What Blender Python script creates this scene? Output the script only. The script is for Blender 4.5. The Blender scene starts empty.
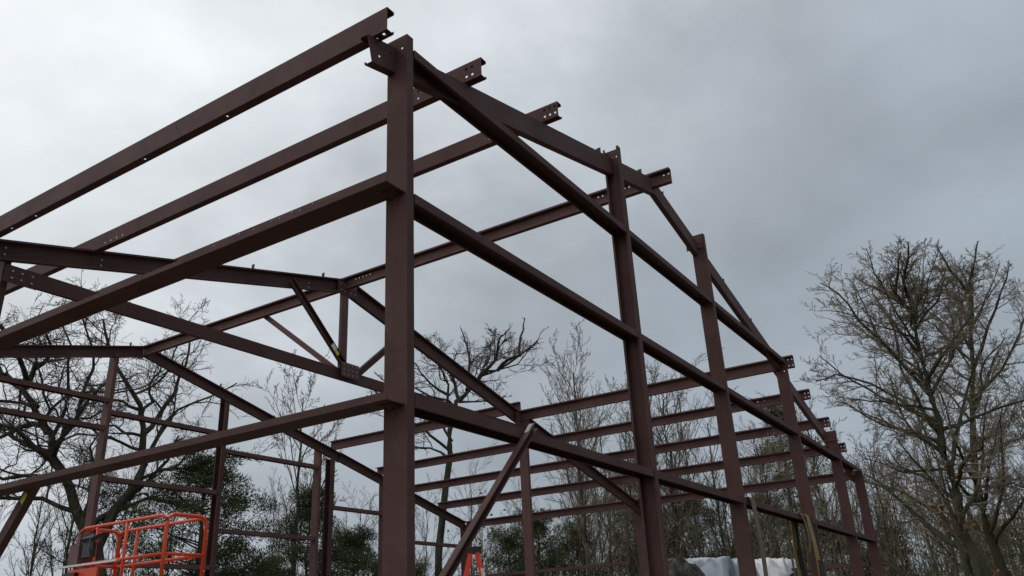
import bpy, math, random
from mathutils import Vector, Matrix
import numpy as np

SC = bpy.context.scene
COL = SC.collection
V = Vector

# ------------------------------------------------------------------ camera
cam_d = bpy.data.cameras.new("camera")
cam = bpy.data.objects.new("camera", cam_d)
COL.objects.link(cam)
cam_d.sensor_width = 36.0
cam_d.lens = 36.0 * 811.52 / 1024.0
cam_d.clip_start = 0.05
cam_d.clip_end = 3000.0
Rr, Rd, Rf = V((0.54116136, -0.83957731, -0.04747977)), V((0.30053302, 0.24582809, -0.92154677)), V((0.78538162, 0.48443626, 0.38535337))
m = Matrix.Identity(4)
for i in range(3):
    m[i][0] = Rr[i]; m[i][1] = -Rd[i]; m[i][2] = -Rf[i]
m[0][3], m[1][3], m[2][3] = -3.470, -2.865, 1.6
cam.matrix_world = m
SC.camera = cam
CAMP = V((-3.470, -2.865, 0.0))

# ------------------------------------------------------------------ world: overcast sky
W = bpy.data.worlds.new("World")
SC.world = W
W.use_nodes = True
nt = W.node_tree
for n in list(nt.nodes): nt.nodes.remove(n)
N = nt.nodes.new; L = nt.links.new
out = N("ShaderNodeOutputWorld")
SUN_AZ, SUN_EL = 92.0, 48.0
sky = N("ShaderNodeTexSky"); sky.sky_type = 'NISHITA'; sky.sun_disc = False
sky.sun_elevation = math.radians(SUN_EL); sky.sun_rotation = math.radians(90 - SUN_AZ)
bg_sky = N("ShaderNodeBackground"); bg_sky.inputs[1].default_value = 0.05
L(sky.outputs[0], bg_sky.inputs[0])
tc = N("ShaderNodeTexCoord")
nrm = N("ShaderNodeVectorMath"); nrm.operation = 'NORMALIZE'; L(tc.outputs["Generated"], nrm.inputs[0])
def dotdir(az, el):
    d = N("ShaderNodeVectorMath"); d.operation = 'DOT_PRODUCT'; L(nrm.outputs[0], d.inputs[0])
    a, e = math.radians(az), math.radians(el)
    d.inputs[1].default_value = (math.cos(a)*math.cos(e), math.sin(a)*math.cos(e), math.sin(e))
    return d.outputs["Value"]
def math_n(op, a, b=None, clamp=False):
    n = N("ShaderNodeMath"); n.operation = op; n.use_clamp = clamp
    for i, v in enumerate((a, b)):
        if v is None: continue
        if isinstance(v, (int, float)): n.inputs[i].default_value = v
        else: L(v, n.inputs[i])
    return n.outputs[0]
def noise(scale, detail, stretch, rough=0.55):
    mp = N("ShaderNodeMapping"); mp.inputs["Scale"].default_value = stretch; L(nrm.outputs[0], mp.inputs[0])
    n = N("ShaderNodeTexNoise"); n.inputs["Scale"].default_value = scale; n.inputs["Detail"].default_value = detail
    n.inputs["Roughness"].default_value = rough; L(mp.outputs[0], n.inputs["Vector"])
    return n.outputs["Fac"]
glow = dotdir(112, 53)
n1 = noise(1.9, 5, (1, 1, 2.6)); n2 = noise(4.6, 7, (1, 1, 1.7), 0.58)
v = math_n('ADD', glow, math_n('MULTIPLY', math_n('SUBTRACT', n1, 0.5), 0.30))
v = math_n('ADD', v, math_n('MULTIPLY', math_n('SUBTRACT', n2, 0.5), 0.30))
behind = math_n('MULTIPLY', math_n('MAXIMUM', dotdir(172, 25), 0.0), 0.42)
v = math_n('ADD', v, behind)
ramp = N("ShaderNodeValToRGB"); L(v, ramp.inputs[0])
cr = ramp.color_ramp; cr.interpolation = 'B_SPLINE'
cr.elements[0].position = 0.05; cr.elements[0].color = (0.350, 0.408, 0.464, 1)
cr.elements[1].position = 1.0; cr.elements[1].color = (0.90, 0.93, 0.95, 1)
for ps, c in ((0.24, (0.385, 0.438, 0.492)), (0.40, (0.412, 0.456, 0.502)), (0.52, (0.52, 0.565, 0.61)), (0.61, (0.70, 0.74, 0.78)), (0.74, (0.79, 0.83, 0.86))):
    e = cr.elements.new(ps); e.color = (*c, 1)
bg_cl = N("ShaderNodeBackground"); L(ramp.outputs[0], bg_cl.inputs[0])
n3 = noise(3.1, 6, (1, 1, 1.5), 0.5)
st = math_n('ADD', 1.0, math_n('MULTIPLY', math_n('SUBTRACT', n3, 0.5), 0.95)); L(st, bg_cl.inputs[1])
mixs = N("ShaderNodeMixShader"); mixs.inputs[0].default_value = 0.97
L(bg_sky.outputs[0], mixs.inputs[1]); L(bg_cl.outputs[0], mixs.inputs[2]); L(mixs.outputs[0], out.inputs[0])

sd = bpy.data.lights.new("sun", 'SUN'); sd.energy = 0.6; sd.angle = math.radians(30); sd.color = (1.0, 0.96, 0.9)
so = bpy.data.objects.new("sun", sd); COL.objects.link(so)
a, e_ = math.radians(SUN_AZ), math.radians(SUN_EL)
so.rotation_euler = V((math.cos(a)*math.cos(e_), math.sin(a)*math.cos(e_), math.sin(e_))).to_track_quat('Z', 'Y').to_euler()
so.location = (0, 0, 30)

SC.view_settings.view_transform = 'Standard'
SC.view_settings.look = 'None'
SC.view_settings.exposure = 0.0
SC.view_settings.gamma = 1.0

# ------------------------------------------------------------------ materials
def mat(name, c1, c2=None, scale=4.0, rough=0.6, bump=0.0, bscale=30.0, metallic=0.0, stretch=(1, 1, 1), c3=None, coords="Object", spec=0.4, detail=6):
    M = bpy.data.materials.new(name); M.use_nodes = True
    t = M.node_tree; b = t.nodes["Principled BSDF"]
    b.inputs["Roughness"].default_value = rough; b.inputs["Metallic"].default_value = metallic
    b.inputs["Specular IOR Level"].default_value = spec
    if c2 is None:
        b.inputs["Base Color"].default_value = (*c1, 1)
    else:
        tcn = t.nodes.new("ShaderNodeTexCoord"); mp = t.nodes.new("ShaderNodeMapping")
        mp.inputs["Scale"].default_value = stretch; t.links.new(tcn.outputs[coords], mp.inputs[0])
        n = t.nodes.new("ShaderNodeTexNoise"); n.inputs["Scale"].default_value = scale; n.inputs["Detail"].default_value = detail
        t.links.new(mp.outputs[0], n.inputs["Vector"])
        r = t.nodes.new("ShaderNodeValToRGB"); t.links.new(n.outputs["Fac"], r.inputs[0])
        r.color_ramp.elements[0].position = 0.34; r.color_ramp.elements[0].color = (*c1, 1)
        r.color_ramp.elements[1].position = 0.66; r.color_ramp.elements[1].color = (*c2, 1)
        if c3 is not None:
            q = r.color_ramp.elements.new(0.5); q.color = (*c3, 1)
        t.links.new(r.outputs[0], b.inputs["Base Color"])
        if bump:
            n2_ = t.nodes.new("ShaderNodeTexNoise"); n2_.inputs["Scale"].default_value = bscale; n2_.inputs["Detail"].default_value = 5
            t.links.new(mp.outputs[0], n2_.inputs["Vector"])
            bp = t.nodes.new("ShaderNodeBump"); bp.inputs["Strength"].default_value = bump; bp.inputs["Distance"].default_value = 0.02
            t.links.new(n2_.outputs["Fac"], bp.inputs["Height"]); t.links.new(bp.outputs[0], b.inputs["Normal"])
    return M

def steel(name, c, rough=0.5):
    """red-oxide primed cold formed steel: mottled paint, long mill streaks and scuffs"""
    M = bpy.data.materials.new(name); M.use_nodes = True
    t = M.node_tree; b = t.nodes["Principled BSDF"]; b.inputs["Specular IOR Level"].default_value = 0.14
    NN = t.nodes.new; LL = t.links.new
    tcn = NN("ShaderNodeTexCoord")
    def nz(s, d, r=0.55):
        n = NN("ShaderNodeTexNoise"); n.inputs["Scale"].default_value = s; n.inputs["Detail"].default_value = d
        n.inputs["Roughness"].default_value = r; LL(tcn.outputs["Object"], n.inputs["Vector"]); return n.outputs["Fac"]
    r1 = NN("ShaderNodeValToRGB"); LL(nz(1.7, 6), r1.inputs[0])
    r1.color_ramp.elements[0].position = .3; r1.color_ramp.elements[0].color = (c[0]*.74, c[1]*.74, c[2]*.74, 1)
    r1.color_ramp.elements[1].position = .7; r1.color_ramp.elements[1].color = (c[0]*1.2, c[1]*1.24, c[2]*1.27, 1)
    r2 = NN("ShaderNodeValToRGB"); LL(nz(26, 5, .7), r2.inputs[0])
    r2.color_ramp.elements[0].position = .57; r2.color_ramp.elements[0].color = (0, 0, 0, 1)
    r2.color_ramp.elements[1].position = .78; r2.color_ramp.elements[1].color = (.55, .55, .55, 1)
    mx = NN("ShaderNodeMix"); mx.data_type = 'RGBA'
    LL(r2.outputs[0], mx.inputs[0]); LL(r1.outputs[0], mx.inputs[6])
    mx.inputs[7].default_value = (c[0]*1.5+.03, c[1]*1.6+.03, c[2]*1.6+.03, 1)
    r3 = NN("ShaderNodeValToRGB"); LL(nz(7.5, 8, .72), r3.inputs[0])
    r3.color_ramp.elements[0].position = .60; r3.color_ramp.elements[0].color = (0, 0, 0, 1)
    r3.color_ramp.elements[1].position = .72; r3.color_ramp.elements[1].color = (.6, .6, .6, 1)
    mx2 = NN("ShaderNodeMix"); mx2.data_type = 'RGBA'; LL(r3.outputs[0], mx2.inputs[0]); LL(mx.outputs[2], mx2.inputs[6])
    mx2.inputs[7].default_value = (c[0]*.55, c[1]*.5, c[2]*.5, 1)
    LL(mx2.outputs[2], b.inputs["Base Color"])
    mr = NN("ShaderNodeMapRange"); LL(nz(9, 4), mr.inputs[0]); mr.inputs[3].default_value = rough-.1; mr.inputs[4].default_value = rough+.15
    LL(mr.outputs[0], b.inputs["Roughness"])
    bp = NN("ShaderNodeBump"); bp.inputs["Strength"].default_value = .12; bp.inputs["Distance"].default_value = .01
    LL(nz(5, 3), bp.inputs["Height"]); LL(bp.outputs[0], b.inputs["Normal"])
    return M

M_ST = steel("primer_brown", (0.096, 0.049, 0.044), .6)
M_ST2 = steel("primer_red_brown", (0.130, 0.069, 0.063), .6)
M_BOLT = mat("zinc_bolt", (0.24, 0.23, 0.22), (0.38, 0.37, 0.35), 40, 0.45, metallic=0.2)
M_ORANGE = mat("orange_paint", (0.74, 0.070, 0.018), (0.84, 0.09, 0.024), 6, 0.45, 0.05)
M_LADDER = mat("orange_fibreglass", (0.78, 0.06, 0.025), (0.86, 0.085, 0.035), 9, 0.5)
M_BLACK = mat("black_plastic", (0.012, 0.012, 0.013), (0.03, 0.03, 0.03), 8, 0.5)
M_RUBBER = mat("black_rubber", (0.015, 0.015, 0.015), (0.03, 0.028, 0.026), 20, 0.8)
M_GREY = mat("maroon_box_paint", (0.13, 0.07, 0.075), (0.18, 0.10, 0.105), 5, 0.7, 0.1)
M_ALU = mat("aluminium", (0.55, 0.55, 0.54), (0.65, 0.65, 0.64), 12, 0.4, metallic=0.5)
M_LABEL = mat("pale_label", (0.62, 0.62, 0.58), (0.7, 0.7, 0.66), 20, 0.6)
M_LIT_FACE = mat("pinkish_lit_face", (0.30, 0.26, 0.26), (0.36, 0.32, 0.31), 20, 0.7)  # knee brace's lighter top face, its light held in the colour
M_YEL = mat("yellow_tag", (0.48, 0.52, 0.03), (0.55, 0.58, 0.05), 20, 0.6)
M_GROUND = mat("dry_ground", (0.10, 0.078, 0.05), (0.16, 0.125, 0.085), 0.9, 0.95, 0.6, 9, c3=(0.085, 0.09, 0.045), spec=0.1)
M_PAD = mat("gravel_pad", (0.15, 0.13, 0.11), (0.22, 0.20, 0.175), 3.0, 0.95, 0.7, 45, spec=0.1)
M_BARK_D = mat("dark_bark", (0.045, 0.039, 0.031), (0.095, 0.085, 0.066), 5, 0.9, 0.5, 22, stretch=(1, 1, .3), c3=(0.045, 0.046, 0.03), spec=0.1)
M_BARK_O = mat("olive_bark", (0.034, 0.030, 0.022), (0.072, 0.064, 0.046), 4, 0.9, 0.5, 20, stretch=(1, 1, .3), c3=(0.066, 0.066, 0.04), spec=0.1)
M_BARK_G = mat("grey_bark", (0.075, 0.066, 0.052), (0.14, 0.125, 0.10), 4, 0.9, 0.4, 20, stretch=(1, 1, .3), spec=0.1)
M_TWIG_D = mat("dark_twigs", (0.075, 0.063, 0.052), (0.12, 0.102, 0.085), 1.3, 0.9, spec=0.1)
M_TWIG_O = mat("olive_twigs", (0.165, 0.138, 0.10), (0.25, 0.212, 0.155), 1.3, 0.9, spec=0.1)
M_TWIG_G = mat("grey_twigs", (0.20, 0.172, 0.132), (0.31, 0.27, 0.215), 1.3, 0.9, spec=0.1)
M_PINE = mat("pine_needles", (0.036, 0.050, 0.020), (0.088, 0.108, 0.046), 1.6, 0.8, c3=(0.056, 0.074, 0.030), spec=0.15)
M_PINE2 = mat("yellow_green_needles", (0.08, 0.092, 0.032), (0.16, 0.165, 0.07), 1.4, 0.8, c3=(0.11, 0.122, 0.05), spec=0.15)
M_BRUSH = mat("winter_thicket", (0.13, 0.118, 0.065), (0.25, 0.21, 0.135), 0.8, 0.95, c3=(0.17, 0.16, 0.092), spec=0.05)
M_DEADLEAF = mat("russet_leaves", (0.20, 0.09, 0.05), (0.30, 0.14, 0.08), 3, 0.9, spec=0.05)

# ------------------------------------------------------------------ helpers
def link(name, verts, faces, material, parent=None, smooth=False, origin=None):
    me = bpy.data.meshes.new(name)
    o_ = V(origin) if origin is not None else V((0, 0, 0))
    if origin is not None: verts = [(p[0]-o_[0], p[1]-o_[1], p[2]-o_[2]) for p in verts]
    me.from_pydata([tuple(p) for p in verts], [], faces)
    me.update()
    if smooth: me.polygons.foreach_set("use_smooth", [True]*len(me.polygons))
    me.materials.append(material)
    ob = bpy.data.objects.new(name, me)
    ob.location = o_
    COL.objects.link(ob)
    if parent is not None: ob.parent = parent
    return ob
def tag(o, label=None, cat=None, group=None, kind=None):
    if label: o["label"] = label
    if cat: o["category"] = cat
    if group: o["group"] = group
    if kind: o["kind"] = kind
    return o
def empty(name, loc, rz=0.0):
    o = bpy.data.objects.new(name, None); COL.objects.link(o)
    o.location = loc; o.rotation_euler = (0, 0, rz); o.empty_display_size = .2
    return o
def copy_tree(root):
    r = root.copy(); COL.objects.link(r)
    for ch in list(root.children):
        c = ch.copy(); COL.objects.link(c); c.parent = r
        for g in list(ch.children):
            d = g.copy(); COL.objects.link(d); d.parent = c
    return r

class MB:
    """collects shapes of ONE part"""
    def __init__(s): s.v = []; s.f = []
    def build(s, name, material, parent=None, smooth=False, origin=None):
        return link(name, s.v, s.f, material, parent, smooth, origin)
    def plate(s, o, e1, L1, e2, L2, e3, t, holes=()):
        o, e1, e2, e3 = V(o), V(e1).normalized(), V(e2).normalized(), V(e3).normalized()
        flip = e1.cross(e2).dot(e3) < 0
        def add(pts):
            i = len(s.v); s.v += [tuple(p) for p in pts]
            idx = list(range(i, i+len(pts)))
            s.f.append(idx[::-1] if flip else idx)
        P = lambda a, b, c: o + e1*a + e2*b + e3*c
        if not holes:
            a, b, c = L1, L2, t
            add([P(0,0,0), P(0,b,0), P(a,b,0), P(a,0,0)]); add([P(0,0,c), P(a,0,c), P(a,b,c), P(0,b,c)])
            add([P(0,0,0), P(a,0,0), P(a,0,c), P(0,0,c)]); add([P(a,0,0), P(a,b,0), P(a,b,c), P(a,0,c)])
            add([P(a,b,0), P(0,b,0), P(0,b,c), P(a,b,c)]); add([P(0,b,0), P(0,0,0), P(0,0,c), P(0,b,c)])
            return
        S = sorted({0.0, L1, *[round(h[0]-h[2], 5) for h in holes], *[round(h[0]+h[2], 5) for h in holes]})
        U = sorted({0.0, L2, *[round(h[1]-h[2], 5) for h in holes], *[round(h[1]+h[2], 5) for h in holes]})
        S = [x for x in S if 0 <= x <= L1]; U = [x for x in U if 0 <= x <= L2]
        def hole(i, j):
            if i < 0 or j < 0 or i >= len(S)-1 or j >= len(U)-1: return True
            sc, uc = (S[i]+S[i+1])/2, (U[j]+U[j+1])/2
            return any(abs(sc-h[0]) < h[2] and abs(uc-h[1]) < h[2] for h in holes)
        for i in range(len(S)-1):
            for j in range(len(U)-1):
                if hole(i, j): continue
                a0, a1, b0, b1 = S[i], S[i+1], U[j], U[j+1]
                add([P(a0,b0,0), P(a0,b1,0), P(a1,b1,0), P(a1,b0,0)]); add([P(a0,b0,t), P(a1,b0,t), P(a1,b1,t), P(a0,b1,t)])
                if hole(i-1, j): add([P(a0,b1,0), P(a0,b0,0), P(a0,b0,t), P(a0,b1,t)])
                if hole(i+1, j): add([P(a1,b0,0), P(a1,b1,0), P(a1,b1,t), P(a1,b0,t)])
                if hole(i, j-1): add([P(a0,b0,0), P(a1,b0,0), P(a1,b0,t), P(a0,b0,t)])
                if hole(i, j+1): add([P(a1,b1,0), P(a0,b1,0), P(a0,b1,t), P(a1,b1,t)])
    def box(s, x0, x1, y0, y1, z0, z1):
        s.plate((x0, y0, z0), (1,0,0), x1-x0, (0,1,0), y1-y0, (0,0,1), z1-z0)
    def channel(s, p0, p1, web, fl, depth=.2, flange=.065, t=.004, lip=.016, holes=(), fholes=()):
        """lipped C: web spans `depth` along web from the line p0-p1, flanges go along fl"""
        p0, p1 = V(p0), V(p1); ax = (p1-p0); Ln = ax.length; ax.normalize()
        w = V(web); w = (w - ax*w.dot(ax)).normalized()
        f = V(fl); f = (f - ax*f.dot(ax)); f = (f - w*f.dot(w)).normalized()
        s.plate(p0, ax, Ln, w, depth, f, t, holes)
        s.plate(p0+f*t, ax, Ln, f, flange-t, w, t, fholes)
        s.plate(p0+f*t+w*(depth-t), ax, Ln, f, flange-t, w, t)
        if lip:
            s.plate(p0+w*t+f*(flange-t), ax, Ln, w, lip, f, t)
            s.plate(p0+w*(depth-t-lip)+f*(flange-t), ax, Ln, w, lip, f, t)
    def tube(s, pts, r, n=8, cap=True):
        pts = [V(p) for p in pts]; base = len(s.v)
        rr = r if isinstance(r, (list, tuple)) else [r]*len(pts)
        up = V((0,0,1))
        for i, p in enumerate(pts):
            d = (pts[min(i+1, len(pts)-1)] - pts[max(i-1, 0)]).normalized()
            a = d.cross(up)
            if a.length < .05: a = d.cross(V((1,0,0)))
            a.normalize(); b = d.cross(a)
            for k in range(n):
                th = 2*math.pi*k/n
                s.v.append(tuple(p + (a*math.cos(th)+b*math.sin(th))*rr[i]))
        for i in range(len(pts)-1):
            for k in range(n):
                k2 = (k+1) % n
                s.f.append([base+i*n+k, base+i*n+k2, base+(i+1)*n+k2, base+(i+1)*n+k])
        if cap:
            s.f.append([base+k for k in range(n)][::-1]); e = base+(len(pts)-1)*n
            s.f.append([e+k for k in range(n)])
    def bolt(s, p, d, r=.011, h=.012):
        s.bolts = getattr(s, "bolts", []) + [(V(p), V(d).normalized(), r, h)]

# ------------------------------------------------------------------ ground
def ground():
    mb = MB(); n = 60; R = 600.0; rnd = random.Random(3)
    xs = [math.copysign(abs(t)**2.2*R, t) for t in np.linspace(-1, 1, n)]
    for y in xs:
        for x in xs:
            d = math.hypot(x-6, y-5)
            mb.v.append((x+6, y+5, 0 if d < 22 else (rnd.uniform(-.15, .15)+ .25*math.sin(x*.05)*math.cos(y*.04))*min(1, (d-22)/15) - 0.0))
    for j in range(n-1):
        for i in range(n-1):
            k = j*n+i; mb.f.append([k, k+1, k+n+1, k+n])
    tag(mb.build("ground", M_GROUND), kind="structure")
    mb = MB(); mb.box(-2.2, 16.5, -1.6, 11.4, 0.004, 0.05)
    tag(mb.build("gravel_pad", M_PAD), kind="structure")
ground()
Z0 = 0.05

# ------------------------------------------------------------------ steel frame: ONE bolted thing, all members its parts
FR = empty("steel_building_frame", (0, 0, Z0))
tag(FR, "dark reddish brown bare steel building frame with gable roof members and lean-to", "building frame")
OFF = V((0, 0, Z0))
def fpart(name, mb, p0, material=M_ST, label=None, parent=FR):
    par_off = OFF if parent is FR else parent_world[parent.name]
    o = mb.build(name, material, parent, origin=V(p0))
    wl = V(p0); o.location = wl - par_off
    parent_world[o.name] = wl
    if label: o["label"] = label
    return o
parent_world = {}
def put_bolts(mb, parent, material=None):
    for (p, d, r, h) in mb.bolts:
        b = MB(); b.tube([p-d*.001, p+d*h], r, 6); fpart("bolt", b, p, material or M_BOLT, parent=parent)
def hx(s0, us, n=1, ds=.06, r=.008):
    return [(s0+ds*i, u, r) for i in range(n) for u in us]

def column(x, y, top, openx=1, depth=.175, flange=.065, holes=True, material=M_ST, y_dir=1, clips=(), tilt=0.0):
    mb = MB()
    hh = hx(top-Z0-.06-.11, (.045, .12), 2, .07, .0085) if holes else ()
    mb.channel((x, y, Z0), (x+tilt, y, top), (0, y_dir, 0), (openx, 0, 0), depth, flange, .005, .016, hh)
    o = fpart("column", mb, (x, y, Z0), material)
    pb = MB(); x0, x1 = sorted((x-.03*openx, x+openx*(flange+.03))); y0, y1 = sorted((y-.03*y_dir, y+y_dir*(depth+.03)))
    pb.box(x0, x1, y0, y1, Z0+.001, Z0+.013); fpart("base_plate", pb, (x, y, Z0), material, parent=o)
    for (cz, side) in clips:
        # angle clip under a girt end, on the web face of the column
        cb = MB(); xs = x-.003 if side < 0 else x+.003+(.005 if openx > 0 else 0)
        cb.plate((xs, y+.03, cz-.105), (0,1,0), .10, (0,0,1), .10, (side,0,0), .005)
        cb.plate((xs+side*.005, y+.03, cz-.008), (0,1,0), .10, (side,0,0), .085, (0,0,1), .005)
        c = fpart("girt_clip", cb, (xs, y+.03, cz-.1), material, parent=o)
    return o

# --- end wall (frame one)
ZG = (2.85, 4.17, 5.30)
column(0.0, 0.0, 5.378, 1, .172, tilt=-.02)
# open to -X, so its web is on the +X side
mbx = MB(); mbx.channel((3.52, 0, Z0), (3.52, 0, 6.27), (0,1,0), (-1,0,0), .175, .065, .005, .016, hx(6.05, (.05, .11), 2, .08, .009))
c1 = fpart("column", mbx, (3.52, 0, Z0)); mbx = MB(); mbx.box(3.43, 3.55, -.03, .205, Z0+.001, Z0+.013); fpart("base_plate", mbx, (3.5, 0, Z0), parent=c1)
column(5.975, 0, 6.22, 1); column(9.27, 0, 5.28, 1); column(12.12, 0, 4.63, 1); column(14.0, 0, 4.08, 1, holes=False)

def girt_x(x0, x1, y, z, depth=.155, flange=.065, up=False, material=M_ST, name="girt"):
    mb = MB(); mb.channel((x0, y, z), (x1, y, z), (0,1,0), (0,0,1 if up else -1), depth, flange, .004, .014)
    return fpart(name, mb, (x0, y, z), material)
ends = [(.068, 3.513), (3.523, 5.972), (5.983, 9.267), (9.278, 12.117), (12.128, 13.997)]
for k, z in enumerate(ZG):
    for (a, b) in (ends[:3] if k == 2 else ends):
        girt_x(a, b, .006, z)
# angle clips tying the girts to the columns
def clip(x, y, z, sx):
    mb = MB(); mb.plate((x, y, z-.10), (0,1,0), .10, (0,0,1), .10, (sx,0,0), .005)
    mb.plate((x+sx*.005, y, z-.010), (0,1,0), .10, (sx,0,0), .08, (0,0,1), .005)
    o = fpart("girt_clip", mb, (x, y, z))
    b = MB(); b.bolt((x+sx*.045, y+.03, z-.010), (0,0,-1)); b.bolt((x+sx*.045, y+.07, z-.010), (0,0,-1)); b.bolt((x+sx*.005, y+.05, z-.06), (sx,0,0))
    put_bolts(b, o, M_ST2)
for z in ZG:
    clip(3.514, .035, z-.006, -1); clip(3.522, .035, z-.006, 1); clip(5.973, .035, z-.006, -1)
    if z < 5.2:
        for xx in (9.268, 12.118): clip(xx, .035, z-.006, -1)
# left side wall girts pass outside the columns
def girt_y(y0, y1, x, z, depth=.165, flange=.068, up=True, side=-1, material=M_ST):
    mb = MB(); mb.channel((x, y0, z), (x, y1, z), (side,0,0), (0,0,1 if up else -1), depth, flange, .004, .0)
    return fpart("girt", mb, (x, y0, z), material)
girt_y(.018, 9.95, -.003, 2.785, .165, .045); girt_y(.018, 9.95, -.003, 4.148, .19, .038)
for z in (2.785, 4.145):
    mb = MB(); mb.plate((-.003, .05, z-.095), (0,1,0), .09, (0,0,1), .09, (-1,0,0), .005); mb.plate((-.008, .05, z-.007), (0,1,0), .09, (-1,0,0), .09, (0,0,1), .005)
    o = fpart("girt_clip", mb, (0, .05, z)); b = MB(); b.bolt((-.05, .095, z-.008), (0,0,-1)); b.bolt((-.008, .095, z-.05), (-1,0,0)); put_bolts(b, o, M_ST2)

PK = 4.66
def zr(x, dz=0.0): return 5.31 + .2465*x + dz if x <= PK else 5.31 + .2465*(2*PK-x) + dz
def zl(x): return 5.165 - .215*(x-9.2)
def zl2(x): return 5.33 - .247*(x-9.6)
def rafter(y, fy, x0, x1, zf, dz=0.0, depth=.2, holes=(), material=M_ST):
    mb = MB(); a = V((x0, y, zf(x0)+dz)); b = V((x1, y, zf(x1)+dz))
    mb.channel(a, b, (0,0,-1), (0,fy,0), depth, .065, .005, .016, holes)
    return fpart("rafter", mb, a, material)
# frame one: web faces outward
rafter(.10, 1, -.30, PK-.07, zr, holes=[(.09, .13, .009), (.22, .06, .008)])
rafter(.10, 1, PK+.01, 9.33, zr)
rafter(.19, 1, 9.45, 14.35, zl2, material=M_ST2)
# frame two: open towards the viewer, flat truss of chord, post and diagonals
Y2, Y3 = 5.08, 9.86
RF2 = rafter(Y2, -1, -.30, PK-.07, zr, .035, .21); rafter(Y2, -1, PK+.01, 9.62, lambda x: zr(x, .06), 0, .25); rafter(Y2, -1, 9.60, 14.70, zl2, 0, .24)
rafter(Y3, -1, -.30, PK-.07, zr, .055, .2); rafter(Y3, -1, PK+.01, 9.60, zr, .05, .2); rafter(Y3, -1, 9.57, 14.25, zl2, -.02)
mb = MB(); mb.channel((0.0, Y2-.075, 4.93), (9.45, Y2-.075, 4.93), (0,0,1), (0,1,0), .155, .05, .004, .014); fpart("bottom_chord", mb, (0, Y2-.075, 4.93))
mb = MB(); mb.channel((4.56, Y2-.07, 5.0), (4.56, Y2-.07, 6.30), (1,0,0), (0,1,0), .13, .05, .004, .014); fpart("truss_post", mb, (4.56, Y2, 5.0), M_ST2)
def strut(p0, p1, wd, fd, depth, fl, mt=M_ST, name="truss_diagonal", lip=.012, label=None):
    mb = MB(); mb.channel(p0, p1, wd, fd, depth, fl, .004, lip); return fpart(name, mb, p0, mt, label)
dg = strut((3.50, Y2-.085, 6.06), (4.62, Y2-.085, 5.05), (1,0,.9), (0,-1,0), .10, .05)
strut((4.80, Y2-.078, 5.06), (5.95, Y2-.078, 6.06), (1,0,-1), (0,-1,0), .10, .04, M_ST2)
mb = MB(); mb.plate((4.30, Y2-.140, 5.343), (.743,0,-.669), .10, (.669,0,.743), .07, (0,-1,0), .003)
fpart("tag_or_lit_face", mb, (4.42, Y2-.14, 5.13), M_LABEL, parent=dg)
mb = MB(); mb.plate((4.38, Y2-.140, 5.271), (.743,0,-.669), .07, (.669,0,.743), .055, (0,-1,0), .003)
fpart("yellow_tag", mb, (4.52, Y2-.14, 5.04), M_YEL, parent=dg)
mb = MB(); mb.plate((4.50, Y2-.160, 4.95), (1,0,0), .35, (0,0,1), .21, (0,-1,0), .006)
gp = fpart("gusset_plate", mb, (4.47, Y2-.16, 4.95), M_ST2)
mb = MB()
for i in range(4):
    for j in range(3): mb.bolt((4.54+.085*i, Y2-.166, 4.985+.07*j), (0,-1,0), .009, .012)
put_bolts(mb, gp)
# peak splice and eave splice bolts of frame two
mb = MB(); mb.plate((4.46, Y2-.072, 6.22), (1,0,0), .40, (0,0,1), .20, (0,-1,0), .005); gp = fpart("splice_plate", mb, (4.46, Y2-.07, 6.2))
mb = MB()
for xx in (4.52, 4.60, 4.72, 4.80):
    for zz in (6.28, 6.37): mb.bolt((xx, Y2-.077, zz), (0,-1,0))
put_bolts(mb, gp)
mb = MB(); mb.plate((-.02, Y2-.082, 4.90), (1,0,0), .32, (0,0,1), .16, (0,-1,0), .005); gp = fpart("splice_plate", mb, (0, Y2-.08, 4.9))
mb = MB()
for xx in (.05, .14, .24):
    for zz in (4.95, 5.02): mb.bolt((xx, Y2-.087, zz), (0,-1,0), .012)
put_bolts(mb, gp)
mb = MB()
for xx, zz in ((-.02, 5.27), (-.02, 5.20), (.95, 5.49), (.95, 5.42), (3.95, 6.21), (3.95, 6.15)):
    mb.bolt((xx, Y2-.001, zz), (0,-1,0), .012)
put_bolts(mb, RF2)
mb = MB(); mb.plate((9.20, Y2-.074, 5.08), (1,0,0), .46, (0,0,1), .24, (0,-1,0), .005); fpart("splice_plate", mb, (9.2, Y2-.07, 5.08))
# columns of frames two and three
def column_xd(x0, x1, y, top, ydir=1, material=M_ST, flip=False):
    mb = MB(); xw = x1 if flip else x0; mb.channel((xw, y, Z0), (xw, y, top), (0,ydir,0), (-1 if flip else 1,0,0), .175, x1-x0, .005, .016); o = fpart("column", mb, (x0, y, Z0), material)
    pb = MB(); pb.box(x0-.03, x1+.03, y-.03, y+.205, Z0+.001, Z0+.013); fpart("base_plate", pb, (x0, y, Z0), material, parent=o); return o
column_xd(0.0, .065, Y2, 5.30); column_xd(9.60, 9.675, Y2-.03, 5.1, material=M_ST2); column_xd(14.55, 14.62, Y2-.03, 4.10, material=M_ST2)
column_xd(0.0, .065, Y3, 5.30)
column_xd(4.10, 4.17, Y3-.05, 6.24, material=M_ST2); column_xd(6.44, 6.53, Y3-.05, 5.93, flip=True); column_xd(11.04, 11.10, Y3-.05, 4.92); column_xd(8.95, 9.02, Y3-.05, 5.30, material=M_ST2); column_xd(9.27, 9.38, Y3-.08, 5.16, flip=True); column_xd(14.2, 14.27, Y3-.05, 4.1)
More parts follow.
